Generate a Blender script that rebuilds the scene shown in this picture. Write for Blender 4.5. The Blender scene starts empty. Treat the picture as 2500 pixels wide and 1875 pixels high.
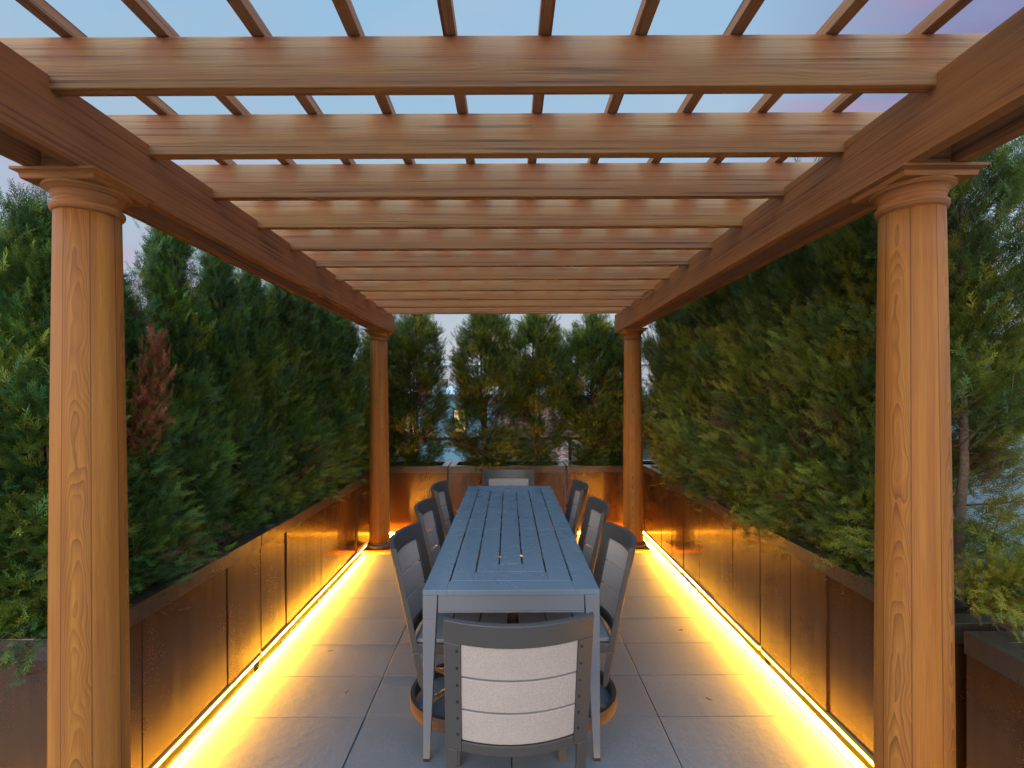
import bpy, math, random
import numpy as np
from mathutils import Vector, Matrix
random.seed(7)
C = bpy.context.scene.collection
R = math.radians
S = bpy.context.scene

# ------------------------------------------------------------------ node helpers
class NT:
    def __init__(s, tree):
        s.t = tree; s.n = tree.nodes; s.l = tree.links
    def node(s, kind, **kw):
        nd = s.n.new(kind)
        for k, v in kw.items():
            setattr(nd, k, v)
        return nd
    def put(s, sock, v):
        if v is None: return
        if hasattr(v, 'is_linked') or isinstance(v, bpy.types.NodeSocket):
            s.l.new(v, sock)
        else:
            if isinstance(v, (tuple, list)) and len(v) == 3 and sock.type == 'RGBA':
                v = (*v, 1)
            sock.default_value = v
    def math(s, op, a, b=None, c=None, clamp=False):
        nd = s.node('ShaderNodeMath', operation=op, use_clamp=clamp)
        for i, v in enumerate((a, b, c)):
            s.put(nd.inputs[i], v)
        return nd.outputs[0]
    def mix(s, f, a, b, blend='MIX'):
        nd = s.node('ShaderNodeMix', data_type='RGBA', blend_type=blend)
        s.put(nd.inputs[0], f); s.put(nd.inputs[6], a); s.put(nd.inputs[7], b)
        return nd.outputs[2]
    def noise(s, vec, scale, detail=3, rough=.55, dist=0):
        nd = s.node('ShaderNodeTexNoise')
        s.put(nd.inputs['Vector'], vec)
        nd.inputs['Scale'].default_value = scale; nd.inputs['Detail'].default_value = detail
        nd.inputs['Roughness'].default_value = rough; nd.inputs['Distortion'].default_value = dist
        return nd.outputs['Fac']
    def ramp(s, f, *stops):
        nd = s.node('ShaderNodeValToRGB'); e = nd.color_ramp.elements
        while len(e) < len(stops): e.new(.5)
        for k, (p, c) in zip(e, stops):
            k.position = p; k.color = (*c, 1) if len(c) == 3 else c
        s.put(nd.inputs[0], f); return nd.outputs[0]
    def rng(s, f, a, b, c, d):
        nd = s.node('ShaderNodeMapRange')
        s.put(nd.inputs[0], f)
        for i, v in enumerate((a, b, c, d)): nd.inputs[i + 1].default_value = v
        return nd.outputs[0]
    def xyz(s, x, y, z=0.0):
        nd = s.node('ShaderNodeCombineXYZ')
        for i, v in enumerate((x, y, z)): s.put(nd.inputs[i], v)
        return nd.outputs[0]
    def sep(s, v):
        nd = s.node('ShaderNodeSeparateXYZ'); s.put(nd.inputs[0], v); return nd.outputs
    def bump(s, h, strength=.2, dist=.01):
        nd = s.node('ShaderNodeBump'); nd.inputs['Strength'].default_value = strength
        nd.inputs['Distance'].default_value = dist; s.put(nd.inputs['Height'], h); return nd.outputs[0]

def material(name):
    m = bpy.data.materials.new(name); m.use_nodes = True
    t = NT(m.node_tree)
    return m, t, m.node_tree.nodes['Principled BSDF']

def set_p(t, p, color=None, rough=None, metal=None, spec=None, normal=None):
    for key, v in (('Base Color', color), ('Roughness', rough), ('Metallic', metal),
                   ('Specular IOR Level', spec), ('Normal', normal)):
        if v is not None: t.put(p.inputs[key], v)

def wood(name, tan, red, dark, grey, cathedral=False, greyness=.25):
    m, t, p = material(name)
    uv = t.node('ShaderNodeTexCoord').outputs['UV']
    s = t.sep(uv)
    rnd = t.node('ShaderNodeObjectInfo').outputs['Random']
    off = t.math('MULTIPLY', rnd, 37.0)
    u = t.math('ADD', s[0], off); v = s[1]; vo = t.math('ADD', v, t.math('MULTIPLY', rnd, 3.0))
    warp = t.noise(t.xyz(t.math('MULTIPLY', u, 1.6), t.math('MULTIPLY', vo, 7.0)), 1, 2)
    fibre = t.noise(t.xyz(t.math('MULTIPLY', u, 7.0), t.math('MULTIPLY', vo, 420.0)), 1, 3, .6)
    streak = t.noise(t.xyz(t.math('MULTIPLY', u, .9), t.math('MULTIPLY', vo, 34.0)), 1, 4, .6, .3)
    patch = t.noise(t.xyz(t.math('MULTIPLY', u, 2.2), t.math('MULTIPLY', vo, 5.0)), 1, 3)
    if cathedral:
        at = t.node('ShaderNodeAttribute'); at.attribute_name = 'stave'
        ac = t.sep(at.outputs['Vector'])
        wob = t.noise(t.xyz(t.math('MULTIPLY', u, 3.2), t.math('MULTIPLY', v, 9.0), off), 1, 2)
        vc = t.math('ADD', v, t.math('MULTIPLY', t.math('SUBTRACT', wob, .5), .022))
        ring = t.math('ADD', t.math('MULTIPLY', t.math('MULTIPLY', vc, vc), 2600.0),
                      t.math('ADD', t.math('MULTIPLY', u, 9.0), t.math('MULTIPLY', wob, 10.0)))
        ring2 = t.math('ADD', t.math('MULTIPLY', v, 260.0), t.math('MULTIPLY', warp, 7.0))
        low = t.noise(t.xyz(t.math('MULTIPLY', u, .9), 0.0, off), 1, 1)
        ring = t.math('ADD', ring, t.math('MULTIPLY', low, 16.0))
        rs = t.math('FRACT', ring); rs = t.math('MULTIPLY', t.math('POWER', rs, 1.5), t.rng(t.noise(t.xyz(t.math('FLOOR', ring), 0.0, 0.0), 7.3, 0), .3, .7, .25, 1.0))
        rs2 = t.math('POWER', t.math('FRACT', ring2), 2.0)
        grain = t.mix(ac[1], t.math('MULTIPLY', rs2, .42), t.math('MULTIPLY', rs, .95))
        grain = t.sep(grain)[0]
    else:
        ring2 = t.math('ADD', t.math('MULTIPLY', vo, 120.0), t.math('MULTIPLY', warp, 9.0))
        grain = t.math('MULTIPLY', t.math('POWER', t.math('FRACT', ring2), 2.2), .42)
    base = t.mix(t.rng(streak, .32, .68, 0, 1), red, tan)
    base = t.mix(t.math('MULTIPLY', grain, t.rng(patch, .3, .7, .55, 1.0)), base, dark)
    base = t.mix(t.rng(fibre, .35, .75, 0, .35), base, dark)
    base = t.mix(t.math('MULTIPLY', t.rng(patch, .45, .75, 0, 1), greyness), base, grey)
    if cathedral:
        base = t.mix(t.rng(ac[0], 0, 1, 0, .45), base, t.mix(.5, base, dark))
        edge = t.rng(ac[2], .93, 1.0, 0, .75)
        base = t.mix(edge, base, (.05, .02, .008))
    else:
        base = t.mix(t.rng(t.math('FRACT', t.math('MULTIPLY', rnd, 7.3)), 0, 1, 0, .5), base, t.mix(.35, (.24, .11, .06), red))
    if not cathedral:
        line = t.noise(t.xyz(t.math('MULTIPLY', u, .55), t.math('MULTIPLY', vo, 75.0)), 1, 4, .65, .2)
        base = t.mix(t.math('MULTIPLY', t.rng(line, .50, .62, 0, .9), t.rng(patch, .35, .6, .15, 1)), base, (.10, .028, .012))
        blot = t.noise(t.xyz(t.math('MULTIPLY', u, 5.0), t.math('MULTIPLY', vo, 3.0)), 1, 4, .7)
        base = t.mix(t.rng(blot, .5, .75, 0, .45), base, t.mix(.6, base, red))
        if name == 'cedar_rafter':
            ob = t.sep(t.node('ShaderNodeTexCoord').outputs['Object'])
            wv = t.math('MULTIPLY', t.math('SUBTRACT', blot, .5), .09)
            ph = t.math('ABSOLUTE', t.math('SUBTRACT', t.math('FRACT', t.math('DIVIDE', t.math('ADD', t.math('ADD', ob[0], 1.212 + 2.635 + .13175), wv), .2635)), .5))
            under_lath = t.math('MULTIPLY', t.rng(ph, .10, .26, 1, 0), t.rng(t.math('ADD', ob[2], wv), 2.47, 2.585, 0, 1))  # redder, darker patch below each lath, fading downwards
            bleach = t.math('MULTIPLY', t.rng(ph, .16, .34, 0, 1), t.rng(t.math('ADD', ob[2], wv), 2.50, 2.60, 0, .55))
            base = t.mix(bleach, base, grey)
            base = t.mix(t.math('MULTIPLY', under_lath, .7), base, (.30, .085, .022))
    h = t.math('ADD', t.math('MULTIPLY', fibre, .6), t.math('MULTIPLY', grain, .6))
    set_p(t, p, base, t.rng(streak, .2, .8, .5, .68), 0, .3, t.bump(h, .22, .004))
    return m

def copper(name, base, second, metal, rough):
    m, t, p = material(name)
    tc = t.node('ShaderNodeTexCoord').outputs['Object']
    rnd = t.node('ShaderNodeObjectInfo').outputs['Random']
    s = t.sep(tc); o = t.math('MULTIPLY', rnd, 11.0)
    vec = t.xyz(t.math('ADD', s[0], o), s[1], s[2])
    big = t.noise(vec, 3.0, 4, .6)
    ver = t.noise(t.xyz(t.math('MULTIPLY', t.math('ADD', s[0], o), 60.0), t.math('MULTIPLY', s[1], 60.0), t.math('MULTIPLY', s[2], 1.2)), 1, 3)
    fine = t.noise(vec, 160.0, 2)
    spk = t.noise(vec, 75.0, 1, .5)
    col = t.mix(t.rng(big, .3, .7, 0, 1), base, second)
    col = t.mix(t.rng(ver, .35, .7, 0, .4), col, tuple(c * .45 for c in base))
    col = t.mix(t.rng(spk, .74, .80, 0, .12), col, (.36, .25, .16))
    wav = t.noise(t.xyz(t.math('MULTIPLY', t.math('ADD', s[0], o), 9.0), t.math('MULTIPLY', s[1], 9.0), t.math('MULTIPLY', s[2], 1.5)), 1, 1)
    b = t.math('ADD', t.math('MULTIPLY', wav, .8), t.math('MULTIPLY', fine, .008))
    p.inputs['Coat Weight'].default_value = .45; p.inputs['Coat Roughness'].default_value = .13; p.inputs['Coat IOR'].default_value = 1.7
    p.inputs['Coat Tint'].default_value = (1, .85, .55, 1)
    set_p(t, p, col, t.math('ADD', t.rng(big, .3, .7, rough, rough + .1), t.rng(fine, .3, .7, -.04, .05)), metal, .5, t.bump(b, .35, .02))
    return m

def paint(name, col, rough=.45, var=.15, metal=0, spec=.5, scale=40, bump=.05, stain=0):
    m, t, p = material(name)
    tc = t.node('ShaderNodeTexCoord').outputs['Object']
    n = t.noise(tc, scale, 4, .6); n2 = t.noise(tc, 3.5, 4, .65)
    c = t.mix(t.rng(n, .3, .7, 0, 1), tuple(x * (1 - var) for x in col), tuple(x * (1 + var) for x in col))
    if stain:
        c = t.mix(t.rng(n2, .35, .80, 0, stain), c, tuple(x * .45 for x in col))
    set_p(t, p, c, t.math('ADD', t.rng(n2, .3, .7, rough - .07, rough + .08), 0.0), metal, spec, t.bump(n, bump, .004))
    return m

def weave(name, col):
    m, t, p = material(name)
    tc = t.node('ShaderNodeTexCoord').outputs['Object']
    n = t.noise(tc, 380.0, 2, .6); n2 = t.noise(tc, 6.0, 3)
    c = t.mix(t.rng(n, .3, .7, 0, 1), tuple(x * .72 for x in col), tuple(min(1, x * 1.2) for x in col))
    c = t.mix(t.rng(n2, .4, .7, 0, .25), c, tuple(x * .7 for x in col))
    set_p(t, p, c, .75, 0, .25, t.bump(n, .25, .002))
    return m

def concrete():
    m, t, p = material('paver_concrete')
    g = t.node('ShaderNodeNewGeometry').outputs['Position']
    at = t.node('ShaderNodeAttribute'); at.attribute_name = 'tint'
    tn = t.sep(at.outputs['Vector'])[0]
    a = t.noise(g, 2.0, 5, .6); b = t.noise(g, 70.0, 4, .7); d = t.noise(g, 16.0, 4, .65)
    c = t.mix(t.rng(a, .3, .7, 0, 1), (.158, .178, .180), (.207, .229, .231))
    c = t.mix(t.rng(b, .3, .72, 0, .45), c, (.12, .112, .106))
    c = t.mix(t.rng(d, .55, .75, 0, .22), c, (.10, .095, .09))
    c = t.mix(t.rng(tn, 0, 1, 0, .35), c, (.127, .141, .143))
    h = t.math('ADD', t.math('MULTIPLY', b, .5), t.math('MULTIPLY', d, .9))
    set_p(t, p, c, t.rng(a, .3, .7, .5, .65), 0, .35, t.bump(h, .28, .005))
    return m

def foliage(name):
    m, t, p = material(name)
    at = t.node('ShaderNodeAttribute'); at.attribute_name = 'tint'
    col = at.outputs['Color']
    rnd = t.node('ShaderNodeObjectInfo').outputs['Random']
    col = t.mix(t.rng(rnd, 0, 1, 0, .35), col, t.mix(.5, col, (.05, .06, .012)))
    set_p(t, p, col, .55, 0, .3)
    tr = t.node('ShaderNodeBsdfTranslucent'); t.put(tr.inputs[0], t.mix(.5, col, (.10, .13, .02)))
    mx = t.node('ShaderNodeMixShader'); mx.inputs[0].default_value = .22
    t.l.new(p.outputs[0], mx.inputs[1]); t.l.new(tr.outputs[0], mx.inputs[2])
    t.l.new(mx.outputs[0], t.n['Material Output'].inputs[0])
    return m

def emitter(name, col, strength):
    m, t, p = material(name)
    set_p(t, p, (.02, .02, .02), .5)
    t.put(p.inputs['Emission Color'], col); p.inputs['Emission Strength'].default_value = strength
    return m

def brick(name, c1, c2, mortar):
    m, t, p = material(name)
    tc = t.node('ShaderNodeTexCoord').outputs['UV']
    b = t.node('ShaderNodeTexBrick'); t.put(b.inputs['Vector'], tc)
    b.inputs['Scale'].default_value = 1; b.inputs['Brick Width'].default_value = .22; b.inputs['Row Height'].default_value = .075
    b.inputs['Mortar Size'].default_value = .012
    t.put(b.inputs['Color1'], c1); t.put(b.inputs['Color2'], c2); t.put(b.inputs['Mortar'], mortar)
    n = t.noise(tc, .8, 4)
    c = t.mix(t.rng(n, .4, .7, 0, .4), b.outputs['Color'], tuple(x * .5 for x in c1))
    set_p(t, p, c, .85, 0, .2, t.bump(b.outputs['Fac'], -.3, .01))
    return m

M = {}
TAN, RED, DRK, GRY = (.55, .258, .066), (.40, .136, .030), (.10, .031, .009), (.50, .34, .19)
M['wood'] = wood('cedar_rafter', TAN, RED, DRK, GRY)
M['wood_lath'] = wood('cedar_lath', (.50, .27, .11), (.38, .155, .05), (.12, .04, .014), (.50, .36, .24), greyness=.4)
M['wood_beam'] = wood('cedar_beam', (.54, .220, .050), (.37, .12, .028), DRK, (.35, .22, .13), greyness=.15)
M['wood_col'] = wood('cedar_column', (.58, .222, .030), (.41, .13, .019), (.085, .026, .008), (.45, .26, .13), cathedral=True, greyness=.1)
M['base_dark'] = paint('scorched_base_ring', (.10, .055, .025), .5, .3)
M['copper'] = copper('bronze_patina', (.165, .082, .029), (.115, .046, .018), .55, .17)
M['lip'] = copper('bronze_lip', (.13, .10, .085), (.10, .075, .062), .5, .26)
M['rim'] = paint('rim_metal', (.55, .42, .2), .45, .1, .2)
M['black'] = paint('black_membrane', (.012, .012, .013), .8, .2)
M['toe_pale'] = paint('pale_toe_board', (.6, .55, .45), .6, .05)
M['soil'] = paint('dark_mulch', (.03, .02, .013), .95, .6, 0, .2, 60, .8)
M['table'] = paint('grey_table_paint', (.19, .228, .248), .27, .05, .15, .6, 220, .01, .16)
M['table_side'] = paint('grey_frame_paint', (.20, .19, .19), .42, .05, .1, .5, 220, .03)
M['chair'] = paint('charcoal_chair_frame', (.088, .075, .065), .40, .06, .2, .5, 220, .04)
M['screw'] = paint('screw_metal', (.05, .045, .04), .35, .1, .6)
M['slat'] = weave('beige_grey_slat', (.46, .365, .30))
M['seat'] = weave('taupe_seat_slat', (.26, .23, .21))
M['ring'] = paint('bronze_ring', (.085, .058, .046), .4, .12, .3, .5)
M['paver'] = concrete()
M['leaf'] = foliage('arborvitae_leaf')
M['bark'] = paint('arborvitae_bark', (.13, .085, .055), .9, .35, 0, .2, 90, .5)
M['twig'] = paint('dry_twig', (.20, .13, .085), .85, .3, 0, .2, 90, .3)
M['led'] = emitter('led_warm', (1.0, .44, .024), 14500)
M['led_far'] = emitter('led_warm_far', (1.0, .44, .024), 32000)
M['window_lit'] = emitter('lit_window_pane', (1.0, .72, .28), 1.1)
M['glass'] = paint('dark_glass', (.03, .045, .06), .08, .1, 0, .6)
M['brick'] = brick('red_brick', (.26, .115, .095), (.33, .16, .13), (.38, .34, .32))
M['brick_pink'] = brick('pink_brick', (.36, .15, .12), (.42, .2, .16), (.4, .36, .33))
M['blue_wall'] = paint('pale_blue_render', (.50, .68, .75), .7, .06, 0, .3, 8, .1, .2)
M['teal_clad'] = paint('teal_cladding', (.12, .24, .29), .6, .1, 0, .3, 5, .05, .2)
M['pale_stone'] = paint('pale_facade', (.46, .43, .42), .8, .08, 0, .3, 5, .1, .2)
M['grey_facade'] = paint('grey_facade', (.30, .32, .36), .8, .08, 0, .3, 5, .1, .2)
M['trim'] = paint('white_trim', (.62, .62, .6), .6, .05)
M['slate'] = paint('dark_slate', (.05, .06, .07), .6, .2)
M['iron'] = paint('black_iron', (.015, .015, .017), .45, .1, .3)
M['roofing'] = paint('roof_gravel', (.2, .2, .2), .9, .2)
M['deck'] = paint('black_roof_deck', (.02, .02, .02), .9, .3)
M['city'] = paint('city_ground', (.06, .06, .065), .9, .3, 0, .2, .2)

# ------------------------------------------------------------------ mesh builder
class MB:
    def __init__(s): s.v = []; s.f = []; s.uv = []; s.mi = []
    def face(s, idx, uvs=None, mi=0):
        s.f.append(idx); s.uv.append(uvs or [(0, 0)] * len(idx)); s.mi.append(mi)
    def box(s, x0, x1, y0, y1, z0, z1, grain='x', mi=0, fmi=None):
        b = len(s.v)
        s.v += [(x, y, z) for z in (z0, z1) for y in (y0, y1) for x in (x0, x1)]
        F = {'-z': (0, 2, 3, 1), '+z': (4, 5, 7, 6), '-y': (0, 1, 5, 4), '+y': (2, 6, 7, 3), '-x': (0, 4, 6, 2), '+x': (1, 3, 7, 5)}
        ga = 'xyz'.index(grain)
        for k, (key, q) in enumerate(F.items()):
            na = 'xyz'.index(key[1])
            rest = [a for a in range(3) if a not in (na, ga)]
            uvs = []
            for i in q:
                p = s.v[b + i]
                if na == ga: a1, a2 = [a for a in range(3) if a != na]; uvs.append((p[a1] * .3 + k * 1.7, p[a2] + k * .31))
                else: uvs.append((p[ga] + k * 3.1, p[rest[0]] + k * .37))
            s.face(tuple(b + i for i in q), uvs, (fmi or {}).get(key, mi))
        return s
    def hexa(s, P, mi=0):            # 8 points, bottom ring 4 then top ring 4
        b = len(s.v); s.v += [tuple(p) for p in P]
        for q in ((3, 2, 1, 0), (4, 5, 6, 7), (0, 1, 5, 4), (1, 2, 6, 5), (2, 3, 7, 6), (3, 0, 4, 7)):
            s.face(tuple(b + i for i in q), None, mi)
        return s
    def lathe(s, prof, n=48, cx=0, cy=0, mi=0, cap=True):
        b = len(s.v)
        for r, z in prof:
            for i in range(n):
                a = 2 * math.pi * i / n
                s.v.append((cx + r * math.cos(a), cy + r * math.sin(a), z))
        for j in range(len(prof) - 1):
            for i in range(n):
                i2 = (i + 1) % n
                uvs = [(i * .01, prof[j][1] + prof[j][0]), (i * .01 + .01, prof[j][1] + prof[j][0]), (i * .01 + .01, prof[j + 1][1] + prof[j + 1][0]), (i * .01, prof[j + 1][1] + prof[j + 1][0])]
                s.face((b + j * n + i, b + j * n + i2, b + (j + 1) * n + i2, b + (j + 1) * n + i), uvs, mi)
        if cap:
            s.face(tuple(b + i for i in reversed(range(n))), None, mi)
            s.face(tuple(b + (len(prof) - 1) * n + i for i in range(n)), None, mi)
        return s
    def tube(s, pts, rads, n=5, mi=0):
        b = len(s.v); m = len(pts)
        P = [Vector(p) for p in pts]
        for k in range(m):
            d = (P[min(k + 1, m - 1)] - P[max(k - 1, 0)]).normalized()
            a = d.orthogonal().normalized(); c = d.cross(a)
            for i in range(n):
                w = 2 * math.pi * i / n
                s.v.append(tuple(P[k] + (a * math.cos(w) + c * math.sin(w)) * rads[k]))
        for k in range(m - 1):
            for i in range(n):
                j = (i + 1) % n
                s.face((b + k * n + i, b + k * n + j, b + (k + 1) * n + j, b + (k + 1) * n + i), None, mi)
        s.face(tuple(b + i for i in reversed(range(n))), None, mi)
        s.face(tuple(b + (m - 1) * n + i for i in range(n)), None, mi)
        return s
    def mesh(s, name, mats, smooth=False):
        me = bpy.data.meshes.new(name)
        me.from_pydata(s.v, [], s.f)
        uvl = me.uv_layers.new(name='UVMap')
        flat = [c for f in s.uv for uv in f for c in uv]
        uvl.data.foreach_set('uv', flat)
        for m in (mats if isinstance(mats, (list, tuple)) else [mats]): me.materials.append(m)
        me.polygons.foreach_set('material_index', s.mi)
        if smooth: me.polygons.foreach_set('use_smooth', [True] * len(s.f))
        me.update(); return me
    def build(s, name, mats, parent=None, bevel=0, smooth=False, loc=None, angle=30):
        o = bpy.data.objects.new(name, s.mesh(name, mats, smooth)); C.objects.link(o)
        if parent is not None: o.parent = parent
        if loc: o.location = loc
        if bevel:
            md = o.modifiers.new('bevel', 'BEVEL'); md.width = bevel; md.segments = 2; md.limit_method = 'ANGLE'; md.angle_limit = R(angle)
        return o

def tag(o, label=None, cat=None, group=None, kind=None):
    for k, v in (('label', label), ('category', cat), ('group', group), ('kind', kind)):
        if v: o[k] = v
    return o
def thing(name, label, cat, loc=(0, 0, 0), rz=0, group=None):
    o = bpy.data.objects.new(name, None); C.objects.link(o); o.empty_display_size = .1
    o.location = loc; o.rotation_euler = (0, 0, rz)
    return tag(o, label, cat, group)
def copy_tree(o, parent=None):
    c = o.copy(); C.objects.link(c)
    if parent is not None: c.parent = parent
    for ch in list(o.children): copy_tree(ch, c)
    return c

# ------------------------------------------------------------------ camera
H = 1.6
cam = bpy.data.cameras.new('camera'); co = bpy.data.objects.new('camera', cam); C.objects.link(co)
cam.sensor_width = 36; cam.lens = 1050 / 2212 * 36; cam.clip_end = 3000; cam.clip_start = .02
cam.shift_x = 8 / 2212; cam.shift_y = 25 / 2212
co.location = (0, 0, H); co.rotation_euler = (R(90), R(.22), 0)
S.camera = co

# ------------------------------------------------------------------ setting: ground, deck, paving
g = MB(); g.box(-400, 400, -300, 900, -10.2, -10); tag(g.build('ground', M['city']), kind='structure')
d = MB(); d.box(-5, 5, -5, 7.2, -.6, -.125); tag(d.build('roof_deck', M['deck']), kind='structure')

LP, RP = -1.475, 1.530
pv = MB(); tint = []
xs = [-3.644, -2.913, -2.182, -1.451, -.72, .01, .741, 1.472, RP]
ys = [2.42 + .358 * k for k in range(-14, 9)]
gap = .0022
for j in range(len(ys) - 1):
    y0, y1 = ys[j], ys[j + 1]
    if y0 > 5.3: continue
    y1 = min(y1, 5.44)
    cols = list(zip(xs[:-1], xs[1:]))
    if y1 > 1.68: cols = [(LP, -1.451)] + [c for c in cols if c[0] > -1.46]
    for (x0, x1) in cols:
        t0 = random.random(); dz = random.uniform(-.0012, .0006)
        pv.box(x0 + gap, x1 - gap, y0 + gap, y1 - gap, -.05, dz)
        tint += [t0] * 8
po = pv.build('paving', M['paver'], bevel=.0025)
a = po.data.attributes.new('tint', 'FLOAT_VECTOR', 'POINT')
a.data.foreach_set('vector', [c for t0 in tint for c in (t0, 0, 0)])
tag(po, kind='structure')

# ------------------------------------------------------------------ pergola
BZ0, BZ1 = 2.285, 2.487
perg = thing('pergola', 'cedar pergola with four round columns and an open lattice roof over the table', 'pergola', (-.025, 3.3, 0))
def wpart(mb, name, mat, bevel=.003, parent=perg):
    o = mb.build(name, mat, bevel=bevel); o.parent = parent
    if parent is perg: o.location = (0, 0, 0); o.matrix_parent_inverse = Matrix.Translation((.025, -3.3, 0))
    return o
def stave_uv(me, n, r_of, seedbase, ncath):
    rng = random.Random(seedbase)
    st = [(rng.random(), 1.0 if (i % 2 == ncath) and rng.random() < .97 else rng.choice((0, .15)), rng.uniform(0, 40)) for i in range(9)]
    att = me.attributes.new('stave', 'FLOAT_VECTOR', 'CORNER')
    uvl = me.uv_layers[0].data; att = me.attributes['stave']
    for p in me.polygons:
        c = p.center; a0 = math.atan2(c.y, c.x)
        k = int((a0 + math.pi) / (2 * math.pi) * 8) % 8
        mid = -math.pi + (k + .5) * math.pi / 4
        for li in p.loop_indices:
            co_ = me.vertices[me.loops[li].vertex_index].co
            aa = math.atan2(co_.y, co_.x); dd = aa - mid
            while dd > math.pi: dd -= 2 * math.pi
            while dd < -math.pi: dd += 2 * math.pi
            uvl[li].uv = (co_.z + st[k][2], dd * .1)
            att.data[li].vector = (st[k][0], st[k][1], abs(dd) / (math.pi / 8))
def column(x, y, seed, ncath, rot):
    prof = []
    zb, zt = .098, 2.186
    for i in range(15):
        t = i / 14
        r = .1025 - .0175 * (t ** 1.7)
        prof.append((r, zb + (zt - zb) * t))
    sh = MB().lathe(prof, 96)
    o = sh.build('column', M['wood_col'], smooth=True)
    stave_uv(o.data, 8, None, seed, ncath)
    o.parent = perg; o.matrix_parent_inverse = Matrix.Translation((.025, -3.3, 0))
    o.location = (x, y, 0); o.rotation_euler = (0, 0, rot)
    # capital: square abacus with cove, echinus, neck ring
    cp = MB()
    cp.lathe([(.085, 2.176), (.088, 2.179), (.0935, 2.184), (.0955, 2.191), (.0945, 2.198), (.090, 2.204), (.0865, 2.206),
              (.0862, 2.218), (.0885, 2.220), (.089, 2.225), (.092, 2.231), (.099, 2.239), (.107, 2.245), (.112, 2.2485), (.113, 2.2535)], 64)
    st = [(.1085, 2.2535), (.1105, 2.257), (.1125, 2.268), (.1165, 2.2715), (.1215, 2.274), (.1265, 2.2755), (.1265, 2.2835)]
    b = len(cp.v)
    for hw, z in st:
        cp.v += [(-hw, -hw, z), (hw, -hw, z), (hw, hw, z), (-hw, hw, z)]
    for j in range(len(st) - 1):
        for i in range(4):
            i2 = (i + 1) % 4; q = (b + j * 4 + i, b + j * 4 + i2, b + j * 4 + 4 + i2, b + j * 4 + 4 + i)
            cp.face(q, [(cp.v[k][0] + cp.v[k][1], cp.v[k][2]) for k in q])
    cp.face((b + 3, b + 2, b + 1, b)); m = b + (len(st) - 1) * 4; cp.face((m, m + 1, m + 2, m + 3))
    c = cp.build('capital', M['wood_beam'], o, smooth=False); c.rotation_euler = (0, 0, -rot)
    for p_ in c.data.polygons: p_.use_smooth = len(p_.vertices) == 4 and p_.index < 14 * 64
    pl = MB().box(-.138, .138, -.138, .138, 0.001, .04); q = pl.build('plinth', M['wood_col'], o, bevel=.004); q.rotation_euler = (0, 0, -rot)
    bs = MB().lathe([(.118, .0405), (.128, .050), (.131, .060), (.128, .071), (.118, .079), (.108, .083), (.106, .09), (.104, .0975)], 64)
    bs.build('base_ring', M['base_dark'], o, smooth=True)
    return o
CL, CR, YN, YF = -1.345, 1.295, 1.56, 5.06
column(CL, YN, 11, 0, R(-2)); column(CR, YN, 5, 0, R(4)); column(CL, YF, 23, 0, R(12)); column(CR, YF, 31, 1, R(5))
# beams: double beams each side
for (x0, x1) in ((-1.302, -1.259), (-1.435, -1.395), (1.183, 1.226), (1.327, 1.368)):
    wpart(MB().box(x0, x1, .75, 5.39, BZ0, BZ1, 'y'), 'beam', M['wood_beam'])
for (x0, x1) in ((-1.394, -1.303), (1.227, 1.326)):
    for y in (YN, YF):
        wpart(MB().box(x0, x1, y - .11, y + .11, BZ0 + .001, BZ1 - .05, 'y'), 'spacer_block', M['wood_beam'])
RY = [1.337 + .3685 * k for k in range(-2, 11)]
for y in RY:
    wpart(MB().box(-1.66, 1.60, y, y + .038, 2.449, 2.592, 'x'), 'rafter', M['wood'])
for i in range(10):
    x = -1.230 + .2635 * i
    wpart(MB().box(x, x + .036, .45, 5.33, 2.5925, 2.628, 'y'), 'lath', M['wood_lath'], .002)

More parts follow.
